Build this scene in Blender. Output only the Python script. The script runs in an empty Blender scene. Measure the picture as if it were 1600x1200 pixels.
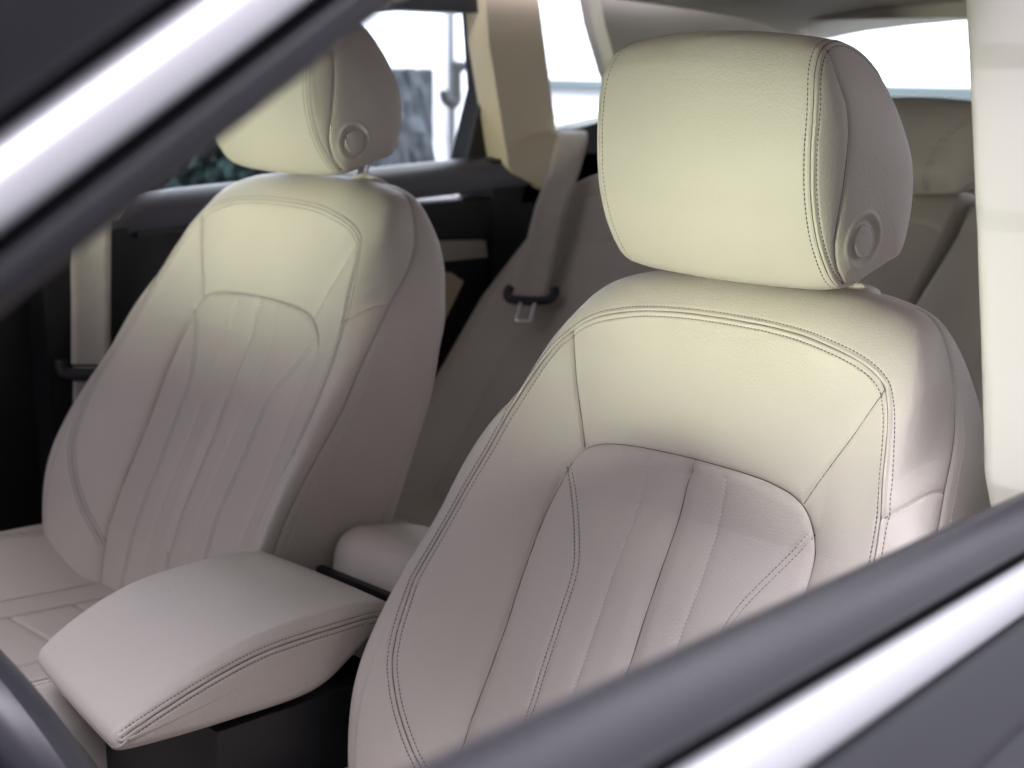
import bpy, bmesh, math, random
import numpy as np
from mathutils import Vector, Matrix
from mathutils.kdtree import KDTree
from mathutils.bvhtree import BVHTree
SC = bpy.context.scene
COL = SC.collection
R = math.radians

# ------------------------------------------------------------------ camera
CAM = Vector((0.0, 1.147, 1.40))
cam_right = Vector((-.73007, .68337, 0)).normalized()
cam_fwd = Vector((-.66776, -.71339, -.21253)).normalized()
cam_up = cam_right.cross(cam_fwd).normalized()
cd = bpy.data.cameras.new('camera'); co = bpy.data.objects.new('camera', cd); COL.objects.link(co)
m = Matrix((cam_right, cam_up, -cam_fwd)).transposed().to_4x4(); m.translation = CAM
co.matrix_world = m
cd.sensor_width = 36; cd.lens = 54; cd.clip_start = .02; cd.clip_end = 200
cd.dof.use_dof = True; cd.dof.focus_distance = 1.17; cd.dof.aperture_fstop = 8.0; cd.dof.aperture_blades = 9
SC.camera = co
# ------------------------------------------------------------------ world, light, exposure
W = bpy.data.worlds.new('World'); SC.world = W; W.use_nodes = True
bg = W.node_tree.nodes['Background']
bg.inputs[0].default_value = (.92, .87, 1.0, 1); bg.inputs[1].default_value = .25
def area(name, loc, target, sx, sy, power, col):
    l = bpy.data.lights.new(name, 'AREA'); l.shape = 'RECTANGLE'; l.size = sx; l.size_y = sy
    l.energy = power; l.color = col
    o = bpy.data.objects.new(name, l); COL.objects.link(o); o.location = loc
    o.rotation_euler = (Vector(target) - Vector(loc)).to_track_quat('-Z', 'Y').to_euler()
    return o
# stand-in for low light through the windscreen, kept off the rear seat
# two added narrow-beam lamps low over the bonnet, one on each front seat
for ly, tg, p_ in ((.06, (-.95, .42, 1.215), .49), (-.20, (-1.04, -.41, 1.235), .44)):
    la = area('front_seat_beam', (1.25, ly, 1.085), tg, .42, .13, p_, (.93, 1.0, .74)); la.data.spread = R(17)
# soft skylight from ahead, through the upper windscreen
area('front_skylight', (3.2, -.6, 3.0), (-.7, 0, .95), 3.0, 1.2, 27, (.94, .875, 1.0))
# added overhead lamp that brightens the sill, trim and near shoulder
area('overhead_fill', (.2, 2.36, 5.25), (-.6, .8, 1.1), 5.0, 1.2, 320, (.92, .88, 1.0))
# daylight from behind, through the rear side window
area('rear_side_daylight', (-4.0, 4.2, 2.0), (-1.0, .5, 1.3), 2.0, 1.0, 13, (.95, .90, 1.0))
# added lamps that whiten the two walls behind the car
area('wall_fill', (-4.6, -2.2, 4.2), (-6.3, -2.6, 1.2), 6.0, .5, 420, (.95, .98, 1.0))
area('wall_fill', (-4.2, -4.2, 4.2), (-5.2, -5.6, 1.2), 4.0, .4, 260, (.93, .93, 1.0))
SC.view_settings.view_transform = 'Standard'; SC.view_settings.look = 'None'
SC.view_settings.gamma = 1; SC.view_settings.exposure = .55; SC.view_settings.use_curve_mapping = False
SC.cycles.use_denoising = True
SC.cycles.max_bounces = 8; SC.cycles.diffuse_bounces = 5; SC.cycles.transparent_max_bounces = 12

# ------------------------------------------------------------------ helpers
def tag(o, label=None, cat=None, group=None, kind=None):
    if label: o['label'] = label
    if cat: o['category'] = cat
    if group: o['group'] = group
    if kind: o['kind'] = kind
    return o
def empty(name, loc=(0, 0, 0)):
    o = bpy.data.objects.new(name, None); COL.objects.link(o); o.location = loc; o.empty_display_size = .05
    return o
def link_mesh(name, me, mats, parent=None, loc=None):
    o = bpy.data.objects.new(name, me); COL.objects.link(o)
    for mt in (mats if isinstance(mats, (list, tuple)) else [mats]): me.materials.append(mt)
    if parent:
        o.parent = parent
        q = parent
        off = Vector((0, 0, 0))
        while q: off += q.location; q = q.parent
        o.location = -off
    return o
def grid_mesh(name, P, mats, parent=None, closed=False, smooth=True):
    """P[i,j,3] world positions; closed wraps i"""
    ni, nj = P.shape[:2]
    i = np.arange(ni if closed else ni - 1); j = np.arange(nj - 1)
    I, J = np.meshgrid(i, j, indexing='ij'); I2 = (I + 1) % ni
    q = np.stack([I * nj + J, I * nj + J + 1, I2 * nj + J + 1, I2 * nj + J], -1).reshape(-1, 4)
    return raw_mesh(name, P.reshape(-1, 3), q, mats, parent, smooth)
def raw_mesh(name, V, Q, mats, parent=None, smooth=True):
    V = np.asarray(V, np.float32); Q = np.asarray(Q, np.int32); k = Q.shape[1]
    me = bpy.data.meshes.new(name)
    me.vertices.add(len(V)); me.vertices.foreach_set('co', V.ravel())
    me.loops.add(Q.size); me.loops.foreach_set('vertex_index', Q.ravel())
    me.polygons.add(len(Q)); me.polygons.foreach_set('loop_start', np.arange(0, Q.size, k, dtype=np.int32))
    me.polygons.foreach_set('loop_total', np.full(len(Q), k, np.int32))
    me.polygons.foreach_set('use_smooth', np.full(len(Q), smooth))
    me.update(); me.validate()
    return link_mesh(name, me, mats, parent)
def bm_obj(name, bm, mats, parent=None, smooth=False):
    bmesh.ops.recalc_face_normals(bm, faces=bm.faces)
    for f in bm.faces: f.smooth = smooth
    me = bpy.data.meshes.new(name); bm.to_mesh(me); bm.free()
    return link_mesh(name, me, mats, parent)
def bevel(bm, w, seg=3):
    es = [e for e in bm.edges if len(e.link_faces) == 2 and e.calc_face_angle(0) > .5]
    bmesh.ops.bevel(bm, geom=es, offset=w, segments=seg, affect='EDGES', profile=.5, clamp_overlap=True)
def prism(name, pts, ext, mats, parent=None, bev=.004, seg=3):
    """closed 3D outline pushed along ext, edges rounded"""
    bm = bmesh.new(); ext = Vector(ext)
    a = [bm.verts.new(p) for p in pts]; b = [bm.verts.new(Vector(p) + ext) for p in pts]
    bm.faces.new(a); bm.faces.new(b[::-1]); n = len(pts)
    for i in range(n): bm.faces.new((a[i], a[(i + 1) % n], b[(i + 1) % n], b[i]))
    if bev: bevel(bm, bev, seg)
    o = bm_obj(name, bm, mats, parent, True)
    for e in o.data.edges: pass
    o.data.set_sharp_from_angle(angle=R(50))
    return o
def box(name, x0, x1, y0, y1, z0, z1, mats, parent=None, bev=.004, seg=3):
    return prism(name, [(x0, y0, z0), (x1, y0, z0), (x1, y1, z0), (x0, y1, z0)], (0, 0, z1 - z0), mats, parent, bev, seg)
def tube(name, pts, r, mats, parent=None, n=10, closed=False, sy=1.0):
    P = np.asarray(pts, float); k = len(P)
    T_ = np.roll(P, -1, 0) - np.roll(P, 1, 0) if closed else np.gradient(P, axis=0)
    T_ /= np.linalg.norm(T_, axis=1)[:, None]
    ref = np.array([0, 0, 1.]) if abs(T_[0, 2]) < .8 else np.array([1., 0, 0])
    U = np.cross(T_, ref); U /= np.linalg.norm(U, axis=1)[:, None]; V = np.cross(T_, U)
    an = np.linspace(0, 2 * np.pi, n + 1)
    rr = np.broadcast_to(np.asarray(r, float), (k,))[:, None, None]
    G = P[:, None] + rr * (np.cos(an)[None, :, None] * U[:, None] + sy * np.sin(an)[None, :, None] * V[:, None])
    if not closed:
        G = np.concatenate([np.repeat(P[:1], n + 1, 0)[None], G, np.repeat(P[-1:], n + 1, 0)[None]], 0)
    return grid_mesh(name, G, mats, parent, closed)
def sweep(name, path, away, outw, sec, mats, parent=None, smooth=True, closed=True):
    """section [(s, o)]: s metres along away, o metres along outw, carried along path"""
    P = np.asarray(path, float); a = np.asarray(away, float); o = np.asarray(outw, float)
    sec = np.asarray(list(sec) + ([sec[0]] if closed else []), float)
    G = P[:, None] + sec[None, :, :1] * a + sec[None, :, 1:] * o
    return grid_mesh(name, G, mats, parent)
def rnd_sec(pts, n=40):
    """smooth closed section"""
    P = np.asarray(list(pts) + [pts[0]], float)
    Q = np.vstack([pts[-1], P, pts[1]])
    t = np.linspace(1, len(Q) - 2, n, endpoint=False)
    return cr(Q, t)
def cr(P, t):
    P = np.asarray(P, float); n = len(P); t = np.clip(t, 0, n - 1 - 1e-9); i = np.floor(t).astype(int); f = (t - i)[:, None]
    g = lambda k: P[np.clip(k, 0, n - 1)]
    p0, p1, p2, p3 = g(i - 1), g(i), g(i + 1), g(i + 2)
    p0 = np.where((i == 0)[:, None], 2 * p1 - p2, p0); p3 = np.where((i == n - 2)[:, None], 2 * p2 - p1, p3)
    return .5 * ((2 * p1) + (p2 - p0) * f + (2 * p0 - 5 * p1 + 4 * p2 - p3) * f * f + (3 * p1 - p0 - 3 * p2 + p3) * f ** 3)
def resample(P, n, dims=3):
    P = np.asarray(P, float); mm = cr(P, np.linspace(0, len(P) - 1, max(400, n * 2)))
    d = np.r_[0, np.cumsum(np.linalg.norm(np.diff(mm[:, :dims], axis=0), axis=1))]
    s = np.linspace(0, d[-1], n)
    return np.stack([np.interp(s, d, mm[:, k]) for k in range(mm.shape[1])], 1)
def length(P): return float(np.linalg.norm(np.diff(P, axis=0), axis=1).sum())
def grid_normals(P, closed):
    if closed: du = np.roll(P, -1, 0) - np.roll(P, 1, 0)
    else: du = np.gradient(P, axis=0)
    dv = np.gradient(P, axis=1)
    N = np.cross(dv, du); l = np.linalg.norm(N, axis=2, keepdims=True); N = N / np.maximum(l, 1e-12)
    return N * facing(P, N, closed)
def facing(P, N, closed):
    ref = P - P.reshape(-1, 3).mean(0) if closed else np.array([.3, 0, 1.])
    return 1.0 if (N * ref).sum() > 0 else -1.0
SIGN = {}; KEEP = []

# --- seams sunk into a leather skin -------------------------------------------------
E_ = np.exp
PROFILE = {  # x millimetres from the seam -> millimetres of height
 'welt':   lambda x: -1.5 * E_(-(x / .9) ** 2) + .55 * E_(-((x - 2.3) / 1.2) ** 2) - .9 * E_(-((x - 4.6) / .9) ** 2) - .4 * E_(-(x / 9) ** 2),
 'crease': lambda x: -2.0 * E_(-(x / 1.2) ** 2) - 1.3 * E_(-(x / 5) ** 2),
 'side':   lambda x: -1.4 * E_(-(x / 1.3) ** 2) - .9 * E_(-(x / 5) ** 2),
 'flute':  lambda x: -2.0 * E_(-(x / 1.4) ** 2) - 4.2 * E_(-(x / 9) ** 2),
 'dot':    lambda x: -1.1 * E_(-(x / 1.4) ** 2) - 1.0 * E_(-(x / 6) ** 2),
 'double': lambda x: -.9 * E_(-((x - 2.5) / .8) ** 2) - .7 * E_(-(x / 5) ** 2),
}
def bvh_of(P, closed=True, step=1):
    Q = P[::step, ::step]; ni, nj = Q.shape[:2]
    I, J = np.meshgrid(np.arange(ni if closed else ni - 1), np.arange(nj - 1), indexing='ij'); I2 = (I + 1) % ni
    f = np.stack([I * nj + J, I * nj + J + 1, I2 * nj + J + 1, I2 * nj + J], -1).reshape(-1, 4)
    b = BVHTree.FromPolygons(Q.reshape(-1, 3).tolist(), f.tolist())
    du = (np.roll(Q, -1, 0) - np.roll(Q, 1, 0)) if closed else np.gradient(Q, axis=0)
    SIGN[id(b)] = facing(Q, np.cross(np.gradient(Q, axis=1), du), closed); KEEP.append(b)
    return b
def on_surface(bvh, C):
    out = []; nn = []
    for p in C:
        l, n, i, d = bvh.find_nearest(Vector(p))
        out.append(l[:]); nn.append(n[:])
    return np.array(out), np.array(nn) * SIGN[id(bvh)]
def sink(P, closed, curves, scale=1.0):
    """curves: [(type, points)] lying on the surface"""
    N = grid_normals(P, closed); V = P.reshape(-1, 3); D = np.zeros(len(V)); h = .018
    types = sorted(set(c[0] for c in curves))
    for ty in types:
        pts = np.concatenate([resample(c[1], max(8, int(length(c[1]) / .0009))) for c in curves if c[0] == ty])
        cells = set()
        base = np.floor(pts / h).astype(int)
        for c in set(map(tuple, base)):
            for dx in (-1, 0, 1):
                for dy in (-1, 0, 1):
                    for dz in (-1, 0, 1): cells.add((c[0] + dx, c[1] + dy, c[2] + dz))
        key = lambda a: (a[:, 0] + 5000) * 100000000 + (a[:, 1] + 5000) * 10000 + (a[:, 2] + 5000)
        ck = key(np.array(list(cells))); vk = key(np.floor(V / h).astype(int))
        idx = np.nonzero(np.isin(vk, ck))[0]
        kd = KDTree(len(pts))
        for i, p in enumerate(pts): kd.insert(p, i)
        kd.balance()
        find = kd.find
        dist = np.array([find(p)[2] for p in V[idx]]) * 1000
        D[idx] += PROFILE[ty](dist) * .001 * scale
    return P + N * D.reshape(P.shape[:2])[..., None]
_a = np.linspace(0, 2 * np.pi, 6, endpoint=False)
def stitch_mesh(name, rows, mat, parent, pitch=.0036, ln=.0027, r=.00035):
    """rows: [(points, normals)]: one small thread loop per pitch"""
    V = []; F = []; b = 0
    for P, Nn in rows:
        L = length(P); n = int(L / pitch)
        if n < 1: continue
        d = np.r_[0, np.cumsum(np.linalg.norm(np.diff(P, axis=0), axis=1))]
        for s in (np.arange(n) + .5) * pitch:
            c = np.array([np.interp(s, d, P[:, k]) for k in range(3)])
            c2 = np.array([np.interp(min(s + .001, L), d, P[:, k]) for k in range(3)])
            nv = np.array([np.interp(s, d, Nn[:, k]) for k in range(3)])
            t = c2 - c
            if np.linalg.norm(t) < 1e-7: continue
            t /= np.linalg.norm(t); nv /= np.linalg.norm(nv); u = np.cross(t, nv)
            u /= max(np.linalg.norm(u), 1e-9)
            for q, (z, rr, lift) in enumerate(((-.5, .45, -.35), (-.28, 1, .25), (.28, 1, .25), (.5, .45, -.35))):
                for a in _a: V.append(c + t * z * ln + u * math.cos(a) * r * rr * 1.15 + nv * (math.sin(a) * r * rr + lift * r))
            for q in range(3):
                for k in range(6): F.append((b + q * 6 + k, b + q * 6 + (k + 1) % 6, b + q * 6 + 6 + (k + 1) % 6, b + q * 6 + 6 + k))
            F.append((b, b + 1, b + 2, b + 3)); F.append((b, b + 3, b + 4, b + 5))
            F.append((b + 18, b + 19, b + 20, b + 21)); F.append((b + 18, b + 21, b + 22, b + 23))
            b += 24
    if not V: return None
    return raw_mesh(name, V, F, mat, parent)
def shade_line_mesh(name, curves, mat, parent, r=.0004, n=5):
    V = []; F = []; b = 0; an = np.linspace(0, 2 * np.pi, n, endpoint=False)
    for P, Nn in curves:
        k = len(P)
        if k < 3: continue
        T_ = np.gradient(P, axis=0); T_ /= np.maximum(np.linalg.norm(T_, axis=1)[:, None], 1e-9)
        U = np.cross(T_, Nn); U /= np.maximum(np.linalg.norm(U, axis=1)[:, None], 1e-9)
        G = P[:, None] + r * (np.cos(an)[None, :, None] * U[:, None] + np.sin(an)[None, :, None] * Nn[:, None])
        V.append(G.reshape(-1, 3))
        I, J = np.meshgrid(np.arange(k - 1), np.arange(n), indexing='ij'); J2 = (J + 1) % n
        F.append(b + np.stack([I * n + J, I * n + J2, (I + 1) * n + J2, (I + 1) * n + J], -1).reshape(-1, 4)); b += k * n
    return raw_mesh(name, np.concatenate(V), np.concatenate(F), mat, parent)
def cast(bvh, P, D, h=.008):
    """drop points onto the skin from outside, along -D"""
    P = np.asarray(P, float); D = np.broadcast_to(np.asarray(D, float), P.shape); out = P.copy()
    for i in range(len(P)):
        l, n, k, d = bvh.ray_cast(Vector(P[i] + D[i] * h), Vector(-D[i]), h * 2.5)
        out[i] = l[:] if l is not None else bvh.find_nearest(Vector(P[i]))[0][:]
    return out
def smooth(Q, k):
    for _ in range(k): Q = np.vstack([Q[:1], (Q[:-2] + 2 * Q[1:-1] + Q[2:]) / 4, Q[-1:]])
    return Q
def dress(base, skin, curves, parent, mt_dark, mt_light, mt_shade, inset=.0001):
    """threads and dark tubes of painted seam shade on the sunk skin"""
    dark = []; light = []; gaps = []
    for ty, C in curves:
        C = smooth(resample(C, max(8, int(length(C) / .004))), 2)
        Nn = smooth(on_surface(base, C)[1], 5)
        Nn /= np.linalg.norm(Nn, axis=1)[:, None]
        T_ = np.gradient(C, axis=0); T_ /= np.maximum(np.linalg.norm(T_, axis=1)[:, None], 1e-9)
        S = np.cross(T_, Nn); S /= np.maximum(np.linalg.norm(S, axis=1)[:, None], 1e-9)
        row = lambda off: (smooth(cast(skin, C + S * off, Nn), 1), Nn)
        if ty == 'welt':
            for s in (-1, 1): dark.append(row(s * .0046))
        elif ty == 'double':
            for s in (-1, 1): dark.append(row(s * .0025))
        elif ty == 'dot': light.append(row(0))
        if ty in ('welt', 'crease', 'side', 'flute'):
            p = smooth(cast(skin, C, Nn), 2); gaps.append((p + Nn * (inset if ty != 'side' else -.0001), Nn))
    if dark: stitch_mesh('dark_stitching', dark, mt_dark, parent)
    if light: stitch_mesh('light_stitching', light, mt_light, parent, pitch=.0034, ln=.0024, r=.00045)
    if gaps: shade_line_mesh('seam_shade_line', gaps, mt_shade, parent)

# ------------------------------------------------------------------ materials
def mat(name, col, rough=.5, metal=0, spec=.5, bump=None, var=None, coat=0, sheen=0):
    """bump: list of (kind, scale, strength, distance); var: (scale, amount) gentle mottling"""
    M = bpy.data.materials.new(name); M.use_nodes = True; nt = M.node_tree; b = nt.nodes['Principled BSDF']
    b.inputs['Base Color'].default_value = (*col, 1); b.inputs['Roughness'].default_value = rough
    b.inputs['Metallic'].default_value = metal; b.inputs['Specular IOR Level'].default_value = spec
    b.inputs['Coat Weight'].default_value = coat; b.inputs['Coat Roughness'].default_value = .08
    if sheen: b.inputs['Sheen Weight'].default_value = sheen
    tc = nt.nodes.new('ShaderNodeTexCoord')
    if var:
        n = nt.nodes.new('ShaderNodeTexNoise'); n.inputs['Scale'].default_value = var[0]; n.inputs['Detail'].default_value = 5
        nt.links.new(tc.outputs['Object'], n.inputs['Vector'])
        mr = nt.nodes.new('ShaderNodeMapRange'); mr.inputs[1].default_value = .3; mr.inputs[2].default_value = .7
        mr.inputs[3].default_value = 1 - var[1]; mr.inputs[4].default_value = 1 + var[1]
        nt.links.new(n.outputs[0], mr.inputs[0])
        mx = nt.nodes.new('ShaderNodeVectorMath'); mx.operation = 'SCALE'; mx.inputs[0].default_value = col
        nt.links.new(mr.outputs[0], mx.inputs['Scale']); nt.links.new(mx.outputs[0], b.inputs['Base Color'])
        mr2 = nt.nodes.new('ShaderNodeMapRange'); mr2.inputs[3].default_value = max(.03, rough - .06); mr2.inputs[4].default_value = min(1, rough + .08)
        nt.links.new(n.outputs[0], mr2.inputs[0]); nt.links.new(mr2.outputs[0], b.inputs['Roughness'])
    prev = None
    for kind, sc, st, dist in (bump or []):
        if kind == 'voronoi':
            t = nt.nodes.new('ShaderNodeTexVoronoi'); t.feature = 'SMOOTH_F1'; t.inputs['Scale'].default_value = sc; out = t.outputs['Distance']
            # break the cells up so that the grain does not read as a lattice
            nz = nt.nodes.new('ShaderNodeTexNoise'); nz.inputs['Scale'].default_value = sc * .35; nz.inputs['Detail'].default_value = 2
            nt.links.new(tc.outputs['Object'], nz.inputs['Vector'])
            ad = nt.nodes.new('ShaderNodeVectorMath'); ad.operation = 'MULTIPLY_ADD'; ad.inputs[1].default_value = (.9 / sc,) * 3
            nt.links.new(nz.outputs['Color'], ad.inputs[0]); nt.links.new(tc.outputs['Object'], ad.inputs[2])
            nt.links.new(ad.outputs[0], t.inputs['Vector'])
        elif kind == 'wave':
            t = nt.nodes.new('ShaderNodeTexWave'); t.inputs['Scale'].default_value = sc; out = t.outputs['Fac']; t.bands_direction = 'Z'
            nt.links.new(tc.outputs['Object'], t.inputs['Vector'])
        else:
            t = nt.nodes.new('ShaderNodeTexNoise'); t.inputs['Scale'].default_value = sc; t.inputs['Detail'].default_value = 4; out = t.outputs[0]
            nt.links.new(tc.outputs['Object'], t.inputs['Vector'])
        bp = nt.nodes.new('ShaderNodeBump'); bp.inputs['Strength'].default_value = st; bp.inputs['Distance'].default_value = dist
        nt.links.new(out, bp.inputs['Height'])
        if prev: nt.links.new(prev.outputs[0], bp.inputs['Normal'])
        prev = bp
    if prev: nt.links.new(prev.outputs[0], b.inputs['Normal'])
    return M
GRAIN = [('noise', 26, .3, .0016), ('noise', 110, .25, .0005), ('voronoi', 560, .75, .00034), ('noise', 1500, .4, .00018)]
LEATHER = mat('beige_leather', (.56, .515, .465), .50, spec=.42, bump=GRAIN, var=(9, .035))
THREAD_D = mat('dark_thread', (.075, .075, .095), .7)
THREAD_L = mat('pale_thread', (.66, .63, .60), .7)
SEAM_SHADE = mat('crease_shade', (.12, .085, .07), .8)  # dark brown that paints the shade down in the seam creases
PLASTIC_B = mat('beige_plastic', (.60, .50, .38), .55, bump=[('noise', 900, .3, .0002)], var=(12, .02))
BLACKP = mat('black_plastic', (.012, .012, .014), .5, bump=[('noise', 700, .4, .0003)])
DASHP = mat('dark_soft_plastic', (.035, .034, .042), .38, bump=[('noise', 700, .3, .0002)])
GLOSSB = mat('gloss_black', (.03, .03, .045), .25)
RUBBER = mat('rubber_seal', (.030, .029, .036), .44, bump=[('noise', 400, .2, .0002)])
CHROME = mat('brushed_aluminium', (.84, .84, .86), .38, metal=.55)
BRIGHT = mat('polished_steel', (.85, .85, .86), .12, metal=1)
PAINT = mat('slate_paint', (.030, .031, .037), .50, metal=.0, spec=.25)
WEB = mat('beige_webbing', (.52, .48, .44), .75, bump=[('wave', 260, .6, .0004), ('noise', 1200, .5, .0003)], var=(60, .05))
HEADLINER = mat('headliner_cloth', (.45, .42, .38), .9)
CARPET = mat('black_carpet', (.012, .012, .012), .95)
GLASS = bpy.data.materials.new('window_glass'); GLASS.use_nodes = True
nt = GLASS.node_tree; nt.nodes.clear()
o_ = nt.nodes.new('ShaderNodeOutputMaterial'); mx = nt.nodes.new('ShaderNodeMixShader'); tr = nt.nodes.new('ShaderNodeBsdfTransparent')
gl = nt.nodes.new('ShaderNodeBsdfGlossy'); tr.inputs[0].default_value = (.86, .93, .92, 1); gl.inputs['Roughness'].default_value = .02
fr = nt.nodes.new('ShaderNodeFresnel'); fr.inputs[0].default_value = 1.45
nt.links.new(fr.outputs[0], mx.inputs[0]); nt.links.new(tr.outputs[0], mx.inputs[1]); nt.links.new(gl.outputs[0], mx.inputs[2]); nt.links.new(mx.outputs[0], o_.inputs[0])

# ------------------------------------------------------------------ front seat
rho = R(22)
UPV = np.array([-math.sin(rho), 0, math.cos(rho)]); NRV = np.array([math.cos(rho), 0, math.sin(rho)]); LAV = np.array([0, 1., 0])
ON = np.array([-.952, .373, 1.156])           # middle of the backrest's upper face, driver's seat
SHIFT = Vector((-.0869, -.74, .0366))         # the passenger's seat, set further back and a little higher
def L3(a):                                    # seat coordinates (lateral, up the back, out of the back) -> metres
    a = np.asarray(a, float); return ON + a[..., :1] * LAV + a[..., 1:2] * UPV + a[..., 2:3] * NRV
RIM=np.array([ # half,u,n | side seam | shell edge
(0,.034,.004, 0,.087,-.066, 0,.075,-.105),
(.040,.033,.005, .040,.0865,-.066, .040,.075,-.105),
(.075,.030,.007, .077,.085,-.064, .075,.073,-.105),
(.099,.0255,.009, .107,.081,-.062, .103,.066,-.105),
(.130,.018,.008, .135,.074,-.060, .130,.055,-.105),
(.149,.010,.0065, .152,.064,-.057, .150,.042,-.107),
(.160,.001,.007, .163,.050,-.058, .165,.025,-.110),
(.1715,-.018,.012, .176,.024,-.060, .180,.000,-.112),
(.179,-.039,.016, .190,-.002,-.052, .193,-.028,-.112),
(.186,-.064,.020, .203,-.028,-.038, .205,-.055,-.110),
(.194,-.090,.023, .216,-.058,-.019, .213,-.085,-.105),
(.200,-.118,.026, .228,-.095,-.003, .218,-.115,-.105),
(.206,-.150,.032, .233,-.135,.009, .220,-.150,-.105),
(.212,-.200,.043, .236,-.190,.020, .222,-.200,-.100),
(.2165,-.250,.056, .239,-.240,.036, .223,-.245,-.095),
(.219,-.290,.065, .240,-.285,.048, .223,-.285,-.090),
(.221,-.330,.070, .239,-.330,.055, .222,-.330,-.088),
(.219,-.370,.070, .236,-.370,.053, .220,-.370,-.088),
(.211,-.420,.062, .228,-.420,.043, .215,-.420,-.090),
(.197,-.470,.045, .215,-.470,.028, .205,-.470,-.095),
(.175,-.510,.022, .190,-.515,.005, .190,-.515,-.100),
(.100,-.540,.000, .100,-.550,-.020, .100,-.550,-.100),
(0,-.545,-.010, 0,-.555,-.030, 0,-.555,-.100)],float)
_r = resample(RIM, 900)
HU = _r[:, 1][::-1]; HH = _r[:, 0][::-1]; HN = _r[:, 2][::-1]
def front_n(lat, u):
    a = np.abs(lat); hr = np.interp(u, HU, HH); nr = np.interp(u, HU, HN)
    I = np.interp(u, [-.56, -.45, -.40, -.346, -.25, -.2, -.13, 0, .05], [-.005, .018, .024, .023, .011, .006, -.004, .0, .0])
    hi = .134; hr = np.maximum(hr, hi + .04)
    s = np.clip((a - hi) / (hr - hi), 0, 1.2)
    ramp = np.clip((-.04 - u) / .12, 0, 1); ramp = ramp * ramp * (3 - 2 * ramp)
    flat = .006 * (1 - (a / .2) ** 2)
    rise = (nr - I) * s ** 1.15 + .006 * 4 * s * (1 - s) * (s < 1)
    return (I + rise) * ramp + flat * (1 - ramp)
def F3(c, side=1):
    c = np.asarray(c, float); c = resample(c, max(30, int(length(c) / .003)), 2)
    return L3(np.stack([c[:, 0] * side, c[:, 1], front_n(c[:, 0], c[:, 1])], 1))
SEAM = dict(
 rim=[(0, .034), (.075, .030), (.099, .0255), (.130, .018), (.149, .010), (.160, .001), (.1715, -.018), (.179, -.039), (.186, -.064), (.194, -.09), (.200, -.118), (.206, -.15), (.212, -.20), (.2145, -.25), (.2125, -.275), (.210, -.297), (.205, -.32), (.196, -.34), (.185, -.36), (.168, -.385), (.15, -.405), (.137, -.422)],
 insert=[(0, -.083), (.034, -.0835), (.060, -.0845), (.080, -.0865), (.100, -.0905), (.114, -.097), (.123, -.106), (.130, -.119), (.134, -.134), (.136, -.16), (.136, -.2), (.135, -.25), (.134, -.3), (.134, -.35), (.135, -.42), (.13, -.5)],
 yoke=[(.160, .001), (.152, -.017), (.144, -.036), (.133, -.058), (.122, -.080), (.1145, -.096)],
 dbl=[(.1285, -.114), (.121, -.126), (.100, -.160), (.086, -.186), (.081, -.205), (.080, -.24), (.078, -.28), (.075, -.33), (.078, -.40), (.083, -.50)],
 dot=[(.040, -.092), (.041, -.1), (.042, -.14), (.043, -.18), (.042, -.22), (.041, -.27), (.040, -.33), (.040, -.42), (.04, -.5)],
 mid=[(.002, -.094), (.001, -.1), (-.001, -.14), (.0, -.2), (.002, -.27), (.002, -.35), (0, -.5)])

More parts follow.
